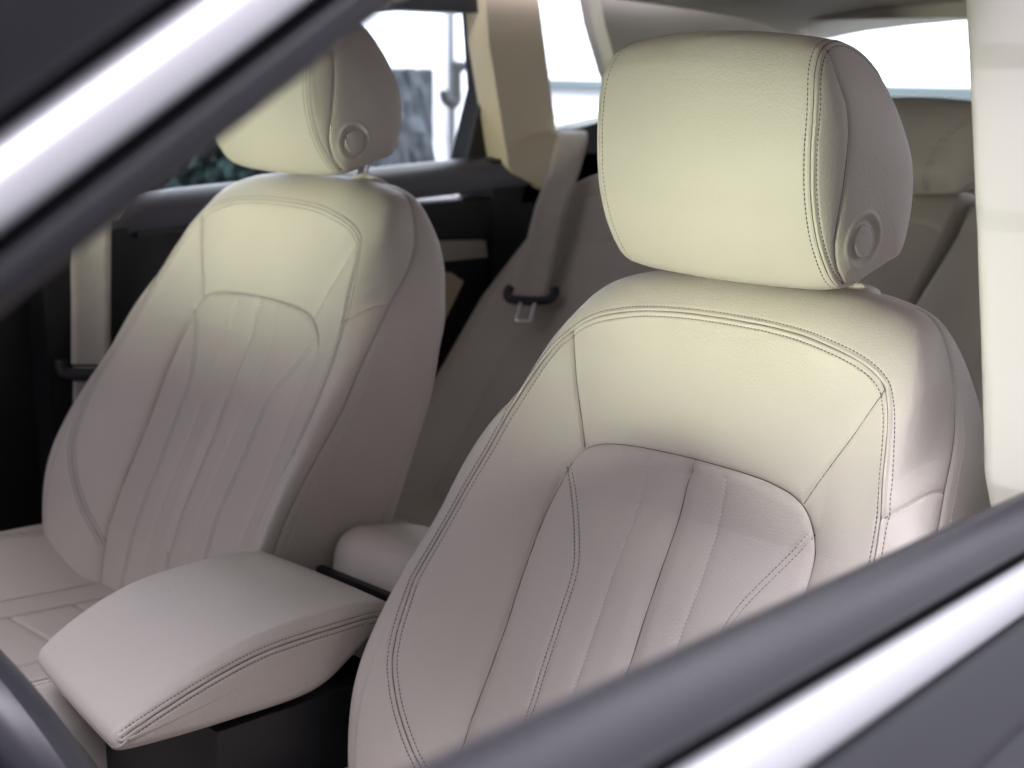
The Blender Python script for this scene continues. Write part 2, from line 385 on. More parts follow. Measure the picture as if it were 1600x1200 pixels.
def build_seat():
    root = empty('front_seat', (-.62, .373, .0))
    # --- backrest skin
    A = 760
    Rr = resample(RIM, A)
    loop = np.vstack([Rr, (Rr * np.array([-1, 1, 1] * 3))[1:-1][::-1]])
    P0, P1, P2 = loop[:, :3], loop[:, 3:6], loop[:, 6:9]
    sp = np.stack([np.zeros(len(P0)), np.clip(P0[:, 1], -.40, -.06)], 1)
    t = np.linspace(0, 1, 150)[None, :, None]
    xy = sp[:, None] + (P0[:, None, :2] - sp[:, None]) * t
    nb = front_n(xy[..., 0], xy[..., 1]); nb = nb + (P0[:, None, 2] - nb[:, -1:]) * t[..., 0] ** 8
    front = np.concatenate([xy, nb[..., None]], 2)
    P3 = np.stack([P0[:, 0] * .82, P2[:, 1] * .9 - .02, np.full(len(P0), -.128)], 1)
    P4 = np.stack([P0[:, 0] * .4, sp[:, 1] * .8 + P0[:, 1] * .2, np.full(len(P0), -.135)], 1)
    P5 = np.stack([P0[:, 0] * 0, sp[:, 1], np.full(len(P0), -.135)], 1)
    d = P0 - front[:, -12]; d /= np.linalg.norm(d, axis=1)[:, None]
    PH = P0 - d * np.linalg.norm(P1 - P0, axis=1)[:, None]
    ctl = np.stack([PH, P0, P1, P2, P3, P4, P5])
    # the roll over the shoulders is fuller than a straight spline
    wt = np.clip((P0[:, 1] + .07) / .05, 0, 1)[:, None]
    outd = (P1 + P0) / 2 - np.stack([P0[:, 0] * .75, P0[:, 1] * 1.0 - .03, np.full(len(P0), -.06)], 1)
    outd /= np.linalg.norm(outd, axis=1)[:, None]
    side = []
    for k, n in ((1, 70), (2, 50), (3, 12), (4, 8), (5, 6)):
        f = np.linspace(0, 1, n, endpoint=False)[:, None, None]
        p0, p1, p2 = ctl[k - 1], ctl[k], ctl[k + 1]; p3 = ctl[min(k + 2, 6)]
        if k == 5: p3 = p2
        g_ = .5 * ((2 * p1) + (p2 - p0) * f + (2 * p0 - 5 * p1 + 4 * p2 - p3) * f * f + (3 * p1 - p0 - 3 * p2 + p3) * f ** 3)
        if k == 1: g_ = g_ + outd[None] * wt[None] * .009 * np.sin(np.pi * f) ** 1.5
        side.append(g_)
    side = np.concatenate(side + [ctl[6:7]]).transpose(1, 0, 2)
    S = np.concatenate([front, side[:, 1:]], 1)
    P = L3(S)
    base = bvh_of(P, True, 3)
    snap = lambda c: cast(base, c, NRV, .06)
    curves = []; n0_ = 150
    kr = int(np.argmax(Rr[:, 1] < -.245))
    lowc = [c for c in SEAM['rim'] if c[1] < -.255]; lowc = [(Rr[kr, 0], Rr[kr, 1])] + lowc
    rimc = np.vstack([P[:kr:6, n0_ - 1], snap(F3(lowc))[1:]]); rimL = np.vstack([P[(-np.arange(0, kr, 6)) % len(P0), n0_ - 1], snap(F3(lowc, -1))[1:]])
    curves.append(('welt', np.vstack([rimL[::-1], rimc[1:]])))
    ins = np.vstack([F3(SEAM['insert'], -1)[::-1], F3(SEAM['insert'])[1:]])
    curves.append(('crease', snap(ins)))
    for s in (-1, 1):
        curves.append(('crease', snap(F3(SEAM['yoke'], s))))
        curves.append(('double', snap(F3(SEAM['dbl'], s))))
        curves.append(('dot', snap(F3(SEAM['dot'], s))))
    curves.append(('flute', snap(F3(SEAM['mid'])))); curves.append(('side', snap(F3([(.004, -.084), (.003, -.089), (.002, -.094)]))))
    n0 = 150; L_ = len(P0)
    i1 = n0 - 1 + 70
    top = int(np.argmin(np.abs(Rr[:, 1] - .012)))        # the side seam, both sides and over the top
    idx = np.r_[np.arange(A - 60), ]
    for s in (1, -1):
        ids = idx if s == 1 else (L_ - idx) % L_
        curves.append(('side', P[ids, i1][::4]))
    for s in (1, -1):                                   # short joint across the side panel
        k = int(np.argmin(np.abs(Rr[:, 1] + .093) + (Rr[:, 0] < .1)))
        k = k if s == 1 else L_ - k
        curves.append(('side', P[k, n0 - 1:i1 + 1][::2]))
    for s in (1, -1):                                   # edge of the back shell
        ids = np.arange(int(A * .22), A - 60); ids = ids if s == 1 else (L_ - ids) % L_
        curves.append(('side', P[ids, i1 + 50][::4]))
    Pd = sink(P, True, curves)
    back = grid_mesh('backrest', Pd, LEATHER, root, closed=True)
    fb = bvh_of(Pd, True, 1)
    dress(base, fb, curves, back, THREAD_D, THREAD_L, SEAM_SHADE)
    # pale stitch row just behind the side seam
    rows = []
    for s in (1, -1):
        ids = np.arange(int(A * .22), A - 80); ids = ids if s == 1 else (L_ - ids) % L_
        c = resample(P[ids, i1 + 7][::4], 160); rows.append(on_surface(fb, c))
    stitch_mesh('light_stitching', rows, THREAD_L, back, pitch=.0038)
    # --- headrest
    Q = np.array([(.0, .071), (.015, .066), (.030, .0705), (.049, .083), (.064, .097), (.079, .117), (.090, .138), (.099, .160), (.108, .188),
                  (.110, .206), (.104, .223), (.086, .236), (.055, .239), (.022, .232), (-.010, .214), (-.035, .191), (-.051, .160), (-.057, .130), (-.055, .112), (-.044, .103), (-.020, .084)])
    nQ = 560
    Qc = np.vstack([Q, Q, Q]); tt = np.linspace(len(Q), 2 * len(Q), nQ * 3, endpoint=False); mQ = cr(Qc, tt)
    dl = np.r_[0, np.cumsum(np.linalg.norm(np.diff(np.vstack([mQ, mQ[:1]]), axis=0), axis=1))]
    ss = np.linspace(0, dl[-1], nQ, endpoint=False); mQ = np.vstack([mQ, mQ[:1]])
    Qs = np.stack([np.interp(ss, dl, mQ[:, k]) for k in (0, 1)], 1)
    cen = np.array([.028, .152])
    prof = []                                            # (lateral, scale) from one cap to the other
    ks = np.linspace(0, 1, 70) ** .8
    for k in ks: prof.append((-(.1055 + .0135 * max(0, 1 - k ** 3.2) ** .62), k))
    lat = np.linspace(-.1055, .1055, 150)[1:-1]
    for l in lat: prof.append((l, 1 + .0 * l))
    for k in ks[::-1]: prof.append(((.1055 + .0135 * max(0, 1 - k ** 3.2) ** .62), k))
    prof = np.array(prof); J = len(prof)
    lt = prof[:, 0]; k = prof[:, 1]
    H = cen + (Qs[:, None] - cen) * k[None, :, None]
    # the front pad swells a little towards its middle, the back rounds off towards its edges
    sw = np.clip(1 - (lt / .1055) ** 2, 0, 1)
    fr_ = np.clip((Qs[:, 0] - .02) / .06, 0, 1)[:, None]
    bk_ = np.clip((.03 - Qs[:, 0]) / .05, 0, 1)[:, None]
    H[..., 0] += sw[None] * .010 * fr_
    H[..., 1] += (sw[None] * .004) * np.tanh((Qs[:, 1] - .15) / .03)[:, None]
    edge = np.clip((np.abs(lt) - .075) / .045, 0, 1) ** 2
    H = H + (cen - H) * (edge[None] * .13 * bk_)[..., None]
    tap = 1 - .085 * np.clip((H[..., 1] - .165) / .065, 0, 1) ** 2
    HP = L3(np.stack([lt[None] * tap, H[..., 1], H[..., 0]], 2))
    jE = [70 - 1, 70 + 148]                              # the two side edges (k = 1)
    hb = bvh_of(HP, True, 2)
    hc = []
    mid_f = [i for i in range(nQ)]
    sidec = np.array([(.100, .2245), (.092, .206), (.079, .189), (.069, .167), (.062, .144), (.053, .112), (.046, .094), (.032, .079), (.014, .0705)])
    for s, j in ((-1, jE[0]), (1, jE[1])):
        c = HP[:, j]; ids = np.r_[np.arange(0, int(nQ * .60))]
        hc.append(('welt', c[ids][::2]))
        sc3 = L3(np.stack([np.full(60, s * .1175), *resample(sidec, 60, 2).T[::-1]], 1))
        hc.append(('side', cast(hb, sc3, LAV * s, .03)))
    HD = sink(HP, True, hc, .8)
    # dished recess round each button
    for s in (-1, 1):
        bc = L3(np.array([s * .1185, .1055, .0165])); dd = HD - bc
        side_ok = (dd @ LAV) * s > -.02
        r2 = np.sqrt((dd @ UPV) ** 2 + (dd @ NRV) ** 2)
        x = r2 * 1000
        dep = np.where(side_ok, -2.6 * E_(-((x - 14.6) / 3.4) ** 2) + .9 * E_(-((x - 20.5) / 2.2) ** 2), 0)
        HD = HD + (dep * .001 * s)[..., None] * LAV
    hr = grid_mesh('headrest', HD, LEATHER, root, closed=True)
    hf = bvh_of(HD, True, 1)
    dress(hb, hf, hc, hr, THREAD_D, THREAD_L, SEAM_SHADE)
    for s in (-1, 1):
        bc = L3(np.array([s * .1185, .1055, .0165]))
        p, nn, _, _ = hf.find_nearest(Vector(bc))
        # button: a shallow dished disc lying in the recess
        rad = [0, .004, .0085, .0098, .0106, .0112, .0122, .0126, .0126]; hh = [.0006, .0005, .0004, .0002, -.0002, .0003, .0002, -.0006, -.004]
        an = np.linspace(0, 2 * np.pi, 49)
        G = np.array([[np.array(p) + LAV * s * h_ + (math.cos(a) * UPV + math.sin(a) * NRV) * r_ for r_, h_ in zip(rad, hh)] for a in an])
        grid_mesh('button', G if s == 1 else G[::-1], LEATHER, hr)
    for s in (-1, 1):
        a = L3(np.array([s * .066, .02, -.062])); b = L3(np.array([s * .066, .150, -.030]))
        tube('post', [a, a + (b - a) * .5, b], .0065, BRIGHT, hr, 20)
        # collar round the post on top of the backrest
        cc = L3(np.array([s * .066, .079, -.060])); p, nn, _, _ = fb.find_nearest(Vector(cc))
        p = np.array(p); ax = UPV
        rad = [.0075, .0085, .016, .0195, .0205, .0205]; hh = [.002, .0038, .0038, .0025, -.001, -.010]
        an = np.linspace(0, 2 * np.pi, 41)
        G = np.array([[p + ax * h_ + (math.cos(a_) * LAV * 1.15 + math.sin(a_) * NRV) * r_ for r_, h_ in zip(rad, hh)] for a_ in an])
        grid_mesh('post_collar', G[::-1], LEATHER, back)
    # --- cushion: padded base with raised sides
    xs = np.linspace(-.86, -.28, 190); ys = np.linspace(-.268, .268, 200)
    X, Y = np.meshgrid(xs, ys, indexing='ij'); a = np.abs(Y)
    fx = (X + .86) / .58
    z = .722 + .035 * fx - .05 * np.clip((fx - .86) / .14, 0, 1) ** 2
    bol = np.clip((a - .135) / .10, 0, 1); bol = bol * bol * (3 - 2 * bol)
    z = z + bol * (.058 - .02 * fx)
    out = np.clip((a - .232) / .036, 0, 1); z = z - .045 * out ** 2.2
    P = np.stack([X, Y + .373, z], 2)
    skirt = P[:, [0, -1]].copy()
    cu = []
    for s in (-1, 1):
        l = np.linspace(-.80, -.30, 80)
        def cz(xx, yy):
            i = np.clip(np.searchsorted(xs, xx), 0, len(xs) - 1); j = np.clip(np.searchsorted(ys, yy), 0, len(ys) - 1); return z[i, j]
        y1 = np.full(80, s * .135); cu.append(('crease', np.stack([l, y1 + .373, cz(l, y1)], 1)))
        y2 = s * (.075 + .0 * l); cu.append(('double', np.stack([l, y2 + .373, cz(l, y2)], 1)))
        y3 = s * (.205 + .03 * np.sin((l + .8) * 6)); cu.append(('welt', np.stack([l, y3 + .373, cz(l, y3)], 1)))
    for xq in (-.70, -.62, -.54, -.46, -.38):
        l = np.linspace(-.075, .075, 40); cu.append(('side', np.stack([np.full(40, xq), l + .373, cz(np.full(40, xq), l)], 1)))
    P = sink(P, False, cu, 1.0)
    # close the sides down to the seat frame
    low = P.copy(); 
    e0 = P[:, :1].copy(); e0[..., 2] = .50; e1 = P[:, -1:].copy(); e1[..., 2] = .50
    P = np.concatenate([e0, P, e1], 1)
    f0 = P[-1:].copy(); f0[..., 0] += .012; f0[..., 2] = .50
    P = np.concatenate([P, f0], 0)
    cush = grid_mesh('cushion', P[:, ::-1], LEATHER, root)
    cb = bvh_of(P, False, 1)
    dress(cb, cb, cu, cush, THREAD_D, THREAD_L, SEAM_SHADE)
    box('seat_base', -.84, -.34, .373 - .20, .373 + .20, .30, .52, BLACKP, root, .02)
    return root
def copy_tree(o, parent=None):
    c = o.copy(); COL.objects.link(c)
    if parent: c.parent = parent
    for ch in list(o.children): copy_tree(ch, c)
    return c
seat = build_seat()
tag(seat, 'beige leather front seat nearest the camera, its headrest pushed down, beside the open window', 'car seat', 'front seats')
seat2 = copy_tree(seat); seat2.location = Vector(seat.location) + SHIFT
tag(seat2, 'beige leather front seat on the far side of the armrest, chrome headrest post showing', 'car seat', 'front seats')

for ch in seat2.children:
    if ch.name.startswith('headrest'): ch.location = Vector(ch.location) + Vector(UPV * .003)

# ------------------------------------------------------------------ centre armrest
def pillow(Q, H, r, rings=14, nQ=420, flat=40, bulge=.0):
    """closed side outline Q (x, z) carried across +-H with rounded edges of radius r"""
    Q = np.asarray(Q, float); n = len(Q); Qc = np.vstack([Q, Q, Q]); mQ = cr(Qc, np.linspace(n, 2 * n, nQ * 3, endpoint=False))
    mQ = np.vstack([mQ, mQ[:1]]); dl = np.r_[0, np.cumsum(np.linalg.norm(np.diff(mQ, axis=0), axis=1))]
    ss = np.linspace(0, dl[-1], nQ, endpoint=False); Qs = np.stack([np.interp(ss, dl, mQ[:, k]) for k in (0, 1)], 1)
    T_ = np.roll(Qs, -1, 0) - np.roll(Qs, 1, 0); T_ /= np.linalg.norm(T_, axis=1)[:, None]
    N2 = np.stack([T_[:, 1], -T_[:, 0]], 1)
    ar = .5 * np.sum(Qs[:, 0] * np.roll(Qs[:, 1], -1) - np.roll(Qs[:, 0], -1) * Qs[:, 1])
    if ar < 0: N2 = -N2
    cen = Qs.mean(0); cols = []
    for k in np.linspace(0, 1, 26)[:-1]: cols.append((-H, r, k))
    for a in np.linspace(0, np.pi / 2, rings): cols.append((-H + r - r * math.cos(a), r - r * math.sin(a), 1))
    for l in np.linspace(-H + r, H - r, flat)[1:-1]: cols.append((l, 0, 1))
    for a in np.linspace(np.pi / 2, 0, rings): cols.append((H - r + r * math.cos(a), r - r * math.sin(a), 1))
    for k in np.linspace(1, 0, 26)[1:]: cols.append((H, r, k))
    out = []
    for l, ins, k in cols:
        q = Qs - N2 * ins; q = cen + (q - cen) * k
        y = l + (np.sign(l) * bulge * (1 - k ** 4) if k < 1 else 0)
        q = q + N2 * (bulge * 1.5 * max(0, 1 - (l / H) ** 2) * (k == 1))
        out.append(np.stack([q[:, 0], np.full(len(q), y), q[:, 1]], 1))
    return np.stack(out, 1)
arm = empty('centre_armrest', (-.69, 0, .846))
tag(arm, 'padded beige leather armrest box between the two front seats, rounded nose to the front', 'armrest box')
AQ = [(-.835, .893), (-.826, .906), (-.800, .9135), (-.745, .9155), (-.685, .9125), (-.641, .9045), (-.606, .8945), (-.575, .884), (-.553, .875), (-.544, .868), (-.543, .858), (-.552, .850), (-.60, .846), (-.66, .844), (-.72, .8435), (-.752, .849), (-.780, .864), (-.805, .880), (-.825, .888)]
AP = pillow(AQ, .106, .012, bulge=.001)
slant = lambda P: np.clip((P[..., 0] + .74) / .19, 0, 1) ** 2 * (.1 - P[..., 1]) * .18
AP[..., 0] -= slant(AP)
ab = bvh_of(AP, True, 1)
ac = []
seamz = [(-.832, .8945), (-.806, .9005), (-.766, .9018), (-.714, .9015), (-.678, .899), (-.641, .892), (-.606, .883), (-.582, .876), (-.560, .869), (-.550, .865)]
for s in (-1, 1):
    c = resample(np.array([(x, s * .1065, z - .001) for x, z in seamz]), 120); c[:, 0] -= slant(c); ac.append(('welt', cast(ab, c, LAV * s, .03)))
AS = sink(AP, True, ac, .8)
lid = grid_mesh('lid', AS, LEATHER, arm, closed=True)
dress(ab, bvh_of(AS, True, 1), ac, lid, THREAD_D, THREAD_L, SEAM_SHADE)
# ------------------------------------------------------------------ centre console
con = empty('centre_console', (-.6, 0, .2))
tag(con, 'dark centre console under the armrest with a beige padded rear end', 'console')
box('console_body', -.915, -.64, -.100, .100, .25, .838, BLACKP, con, .012)
box('console_front', -.638, .30, -.095, .095, .25, .66, BLACKP, con, .012)
box('tray', -.912, -.80, -.135, .135, .832, .857, GLOSSB, con, .004)
box('tray_edge', -.921, -.9125, -.140, .140, .80, .862, BLACKP, con, .002)
RQ = [(-.9225, .60), (-.9225, .80), (-.925, .862), (-.934, .890), (-.952, .900), (-.975, .899), (-1.04, .885), (-1.08, .86), (-1.10, .80), (-1.10, .60)]
grid_mesh('rear_pad', pillow(RQ, .135, .022, nQ=160, flat=10), LEATHER, con, closed=True)
# ------------------------------------------------------------------ rear seat
rear = empty('rear_seat', (-1.6, 0, .3))
tag(rear, 'beige rear bench seat behind the front seats, seen between and beside them', 'rear seat')
rb0 = np.array([-1.43, 0, .74]); rb1 = np.array([-1.80, 0, 1.185]); rup = rb1 - rb0; RL = np.linalg.norm(rup); rup /= RL
rn = np.array([-rup[2] * -1, 0, -rup[0]]) ; rn = np.array([rup[2], 0, -rup[0]])
RLX = RL + .065
def RB(y, u, n): return rb0 + rup * u + rn * n + np.array([0, y, 0])
def rear_back(name, y0, y1, head):
    RL = RLX
    ys = np.linspace(y0, y1, 160); us = np.linspace(-.06, RL, 190)
    Yg, Ug = np.meshgrid(ys, us, indexing='ij'); c = (y0 + y1) / 2; w = (y1 - y0) / 2; a = np.abs(Yg - c) / w
    n = .012 * (1 - a ** 6)
    if head == 'outer':
        b = np.clip((a - .58) / .3, 0, 1); n = n + .03 * b * b * (3 - 2 * b) * np.clip((RL - .1 - Ug) / .2, 0, 1)
    edge = np.clip((a - .93) / .07, 0, 1); n = n - .03 * edge ** 2.5
    topr = np.clip((Ug - (RL - .05)) / .05, 0, 1); n = n - .05 * topr ** 2.4
    drop = np.clip((np.abs(Yg) - .53) / .135, 0, 1) ** 1.6 * .075 * np.clip(Ug / RL, 0, 1) ** 3
    Ux = Ug - drop
    P = rb0 + rup * Ux[..., None] + rn * n[..., None]; P[..., 1] += Yg
    cu = []
    def c3(pts):
        pts = resample(np.array(pts, float), 60, 2); i = np.clip(np.searchsorted(ys, pts[:, 0]), 0, 159); j = np.clip(np.searchsorted(us, pts[:, 1]), 0, 189); return P[i, j]
    if head == 'outer':
        for s in (-1, 1): cu.append(('crease', c3([(c + s * w * .56, -.05), (c + s * w * .6, .2), (c + s * w * .56, .42), (c + s * w * .46, .47), (c, .475)])))
        cu.append(('double', c3([(c - w * .25, -.05), (c - w * .25, .46)]))); cu.append(('double', c3([(c + w * .25, -.05), (c + w * .25, .46)])))
    cu.append(('side', c3([(y0 + .01, RL - .09), (c, RL - .085), (y1 - .01, RL - .09)])))
    P = sink(P, False, cu, 1.3)
    back = P[:, -1:] - rn * .09; P = np.concatenate([P, back, back - rup * .5], 1)
    e0 = P[:1] - rn * .09; e1 = P[-1:] - rn * .09
    P = np.concatenate([e0, P, e1], 0)
    return grid_mesh(name, P[:, ::-1], LEATHER, rear)
rear_back('backrest', -.665, -.150, 'outer'); rear_back('backrest', -.145, .072, 'mid'); rear_back('backrest', .077, .665, 'outer')
def rear_cushion(y0, y1):
    ys = np.linspace(y0, y1, 120); xs = np.linspace(-1.52, -1.02, 140); X, Y = np.meshgrid(xs, ys, indexing='ij'); c = (y0 + y1) / 2; w = (y1 - y0) / 2; a = np.abs(Y - c) / w
    z = .735 + .03 * (X + 1.5) / .5 - .09 * np.clip((X + 1.09) / .07, 0, 1) ** 2.2 + .012 * (1 - a ** 4) - .03 * np.clip((a - .92) / .08, 0, 1) ** 2
    P = np.stack([X, Y, z], 2); cu = []
    for xq, cv in ((-1.42, .05), (-1.30, .03), (-1.17, .02)):
        l = np.linspace(y0 + .05, y1 - .05, 60); i = np.clip(np.searchsorted(xs, xq - cv * ((l - c) / w) ** 2), 0, 139); j = np.clip(np.searchsorted(ys, l), 0, 119); cu.append(('flute', P[i, j]))
    P = sink(P, False, cu, 1.2)
    f = P[-1:].copy(); f[..., 2] = .40; P = np.concatenate([P, f], 0)
    return grid_mesh('cushion', P[:, ::-1], LEATHER, rear)
rear_cushion(-.66, -.02); rear_cushion(.02, .66); 
def rear_head(yc, w, z0=.0):
    Q = [(-1.765, 1.228), (-1.775, 1.222), (-1.82, 1.224), (-1.855, 1.238), (-1.87, 1.272), (-1.865, 1.312), (-1.845, 1.328), (-1.81, 1.326), (-1.782, 1.308), (-1.765, 1.275), (-1.758, 1.245)]
    P = pillow(Q, w, .03, nQ=240, flat=30, bulge=.006); P[..., 1] += yc; P[..., 2] += z0
    b = bvh_of(P, True, 1); cu = []
    for s in (-1, 1):
        c = [(-1.765, yc + s * w * .50, 1.222), (-1.752, yc + s * w * .54, 1.25), (-1.762, yc + s * w * .64, 1.285), (-1.80, yc + s * w * .88, 1.320)]
        cu.append(('double', on_surface(b, resample(np.array(c), 60))[0]))
    P = sink(P, True, cu, 1.6)
    h = grid_mesh('headrest', P, LEATHER, rear, closed=True); dress(b, bvh_of(P, True, 1), cu, h, THREAD_D, THREAD_L, SEAM_SHADE)
rear_head(-.005, .115); rear_head(.40, .13, .01)

# ------------------------------------------------------------------ seat belts
def ribbon(name, pts, widths, wdir, parent, mt=WEB, th=.0012):
    P = resample(np.asarray(pts, float), 90); wd = np.asarray(wdir, float); wd /= np.linalg.norm(wd)
    T_ = np.gradient(P, axis=0); T_ /= np.linalg.norm(T_, axis=1)[:, None]
    S = wd[None] - T_ * (T_ @ wd)[:, None]; S /= np.linalg.norm(S, axis=1)[:, None]; N = np.cross(T_, S)
    W_ = np.interp(np.linspace(0, 1, 90), np.linspace(0, 1, len(widths)), widths)[:, None]
    sec = [(-.5, 0), (-.49, .5), (-.3, .62), (-.28, .45), (.28, .45), (.3, .62), (.49, .5), (.5, 0), (.49, -.5), (-.49, -.5), (-.5, 0)]
    G = np.stack([P + S * W_ * a + N * th * 2 * b for a, b in sec], 1)
    return grid_mesh(name, G, mt, parent)
rbelt = empty('seat_belt', (-1.61, -.53, 1.03))
tag(rbelt, 'beige seat belt lying on the rear backrest, with black holder and shiny steel tongue', 'seat belt')
bt = np.array([-1.796, -.628, 1.258]); bb = np.array([-1.608, -.530, 1.033])
ribbon('webbing', [(-1.850, -.700, 1.262), (-1.825, -.665, 1.268), bt, bt + (bb - bt) * .25, (bt + bb) / 2 + (.006, 0, .004), bb], [.05, .05, .05, .05], (-.62, .78, 0), rbelt)
wd = np.array([-.62, .78, 0.]); wd /= np.linalg.norm(wd); dn = (bb - bt) / np.linalg.norm(bb - bt); nr_ = np.cross(wd, dn)
# the holder: a rounded black frame, ends turned up
hp = [bb + wd * a + dn * b for a, b in ((-.034, -.014), (-.036, -.004), (-.031, .006), (-.02, .009), (0, .010), (.02, .009), (.031, .006), (.036, -.004), (.034, -.014))]
tube('tongue_holder', resample(np.array(hp), 40), .0075, GLOSSB, rbelt, 14)
c0 = bb + dn * .014
u0 = [c0 + wd * a + dn * b for a, b in ((-.011, 0), (-.011, .016), (-.011, .030), (-.006, .034), (0, .034), (.007, .034), (.011, .030), (.011, .016), (.011, 0))]
tube('tongue', resample(np.array(u0), 50), .0042, BRIGHT, rbelt, 12)
fbelt = empty('seat_belt', (-.96, -.69, 1.0))
tag(fbelt, 'beige seat belt hanging in the dark beside the far front seat, with a black slider', 'seat belt')
ribbon('webbing', [(-.975, -.70, 1.24), (-.965, -.69, 1.15), (-.957, -.685, 1.06), (-.950, -.68, .995)], [.052, .052, .05, .05], (-.9, .43, 0), fbelt)
ribbon('webbing', [(-.948, -.682, .992), (-.944, -.685, .93), (-.94, -.69, .80)], [.04, .035, .035], (-.9, .43, 0), fbelt)
q0 = np.array([-.948, -.678, .992]); w2 = np.array([-.9, .43, 0]); w2 /= np.linalg.norm(w2); d2 = np.array([0, 0, -1.])
hp = [q0 + w2 * a + d2 * b for a, b in ((-.036, -.012), (-.037, -.004), (-.031, .006), (0, .010), (.031, .006), (.037, -.004), (.036, -.012))]
tube('slider', resample(np.array(hp), 40), .0085, DASHP, fbelt, 14)

# ------------------------------------------------------------------ steering wheel
sw = empty('steering_wheel', (-.42, .325, .90))
tag(sw, 'dark steering wheel rim, out of focus at the lower left corner', 'steering wheel')
cw = np.array([-.38, .275, .922]); tl = R(21); vu = np.array([math.sin(tl) * 1, 0, math.cos(tl)])
an = np.linspace(0, 2 * np.pi, 96, endpoint=False)
rim_ = np.array([cw + .163 * (math.cos(a) * LAV + math.sin(a) * vu) for a in an])
tube('rim', rim_, .0225, DASHP, sw, 18, True)
nw = np.cross(LAV, vu)
tube('hub', [cw + nw * .03, cw + nw * .0, cw - nw * .05], [.055, .065, .05], BLACKP, sw, 24)
for a in (R(0), R(180), R(270)): tube('spoke', [cw, cw + .09 * (math.cos(a) * LAV + math.sin(a) * vu), cw + .163 * (math.cos(a) * LAV + math.sin(a) * vu)], .013, DASHP, sw, 12)

# ------------------------------------------------------------------ the car around them
car = empty('car', (-1, 0, 0))
tag(car, 'dark slate car whose cabin is seen through its open front window, with silver window trim', 'car')
# near front door: rubber seal, black gap, aluminium trim, painted skin, along the sill and up the windscreen pillar
door = empty('front_door', (-.3, .85, 1.0)); door.parent = car; door.location = (.7, .85, 1.0)
def at_sec(path, away, outw, tw=1.0):
    seal = [(-.001, .000), (.0015, .007), (.007, .0125), (.014, .014), (.0170, .011), (.0175, .004), (.017, -.006), (.008, -.010), (.001, -.007)]
    gap = [(.012, -.012), (.012, .0065), (.029, .0065), (.029, -.012)]
    trim = [(.0235, .0110), (.0240, .0155), (.0270, .0185), (.0340, .0200), (.0410, .0190), (.0455, .0150), (.0465, .0100), (.040, .006), (.028, .006)]
    trim = [(.0235 + (a_ - .0235) * tw, b_) for a_, b_ in trim]
    sweep('window_seal', path, away, outw, rnd_sec(seal, 48), RUBBER, door)
    sweep('seal_gap', path, away, outw, gap, BLACKP, door, False)
    sweep('window_trim', path, away, outw, rnd_sec(trim, 56), CHROME, door)
sd = np.array([-.9631, -.2396, -.1225]); so = np.array([-.2414, .9704, 0])
s0 = np.array([-.234, .906, 1.245]) - sd * .35; s1 = np.array([-.659, .80, 1.191]) + sd * .26
at_sec(np.linspace(s0, s1, 24), (0, .0, -1.0), so)
skin = [(.0475, .010), (.049, .0155), (.052, .019), (.060, .024), (.075, .031), (.080, .0325), (.0815, .0315), (.083, .034), (.12, .045), (.25, .065), (.45, .07), (.70, .04), (.72, .0), (.70, -.02), (.10, -.02)]
sweep('door_skin', np.linspace(s0, s1, 24), (0, 0, -1.0), so, skin, PAINT, door)
box('door_lining', -.84, .20, .66, .73, .30, 1.04, BLACKP, door, .02)
# pillar run: the lower edge of the frame climbs backwards
p0 = np.array([.06, .80, 1.2035]); p1 = np.array([-.42, .80, 1.4935])
dr = (p1 - p0) / np.linalg.norm(p1 - p0); aw = np.array([-dr[2] * -1, 0, dr[0] * -1]); aw = np.array([dr[2], 0, -dr[0]])
p0 = p0 + aw * .0045; p1 = p1 + aw * .0052
at_sec(np.linspace(p0, p1, 24), aw * .82, (0, 1, 0), .86)
askin = [(.030, .002), (.0345, .009), (.0395, .006), (.0405, .013), (.043, .018), (.08, .024), (.13, .020), (.19, .010), (.24, -.02), (.24, -.08), (.05, -.07)]
sweep('pillar_skin', np.linspace(p0, p1, 24), aw, (0, 1, 0), askin, PAINT, car)
# roof, floor, cowl, far and rear sides
def strip(name, secs, mats, parent=car, th=.03):
    """skin between cross lines"""
    G = np.array(secs, float); return grid_mesh(name, G, mats, parent)
roofx = [-.42, -.6, -1.0, -1.6, -2.2, -2.42]; roofz = [1.485, 1.530, 1.565, 1.562, 1.522, 1.475]
ysr = np.linspace(-.60, .60, 13)
for nm, dz, mt in (('headliner', -.022, HEADLINER), ('roof', .0, PAINT)):
    G = np.array([[(x, y, z + dz - .035 * (abs(y) / .6) ** 3) for y in ysr] for x, z in zip(roofx, roofz)])
    grid_mesh(nm, G if mt is PAINT else G[:, ::-1], mt, car)
for s in (-1, 1):
    rail = [(x, s * .615, z - .035) for x, z in zip(roofx, roofz)]
    tube('roof_rail', resample(np.array(rail), 30), .032, HEADLINER, car, 12)
tube('windscreen_header', [(-.41, -.62, 1.44), (-.405, 0, 1.468), (-.41, .62, 1.44)], .026, HEADLINER, car, 12)
tube('windscreen_pillar', [(.36, -.80, 1.05), (-.05, -.72, 1.27), (-.42, -.62, 1.445)], .032, BLACKP, car, 12)
box('floor_pan', -2.4, .6, -.78, .78, .22, .26, CARPET, car, .004)
dash = prism('dashboard', [(.62, -.76, 1.06), (.30, -.76, 1.075), (.14, -.76, 1.03), (.08, -.76, .95), (.12, -.76, .80), (.30, -.76, .50), (.62, -.76, .30)], (0, 1.42, 0), BLACKP, car, .02)
box('firewall', .60, .66, -.80, .80, .25, 1.055, BLACKP, car, .004)
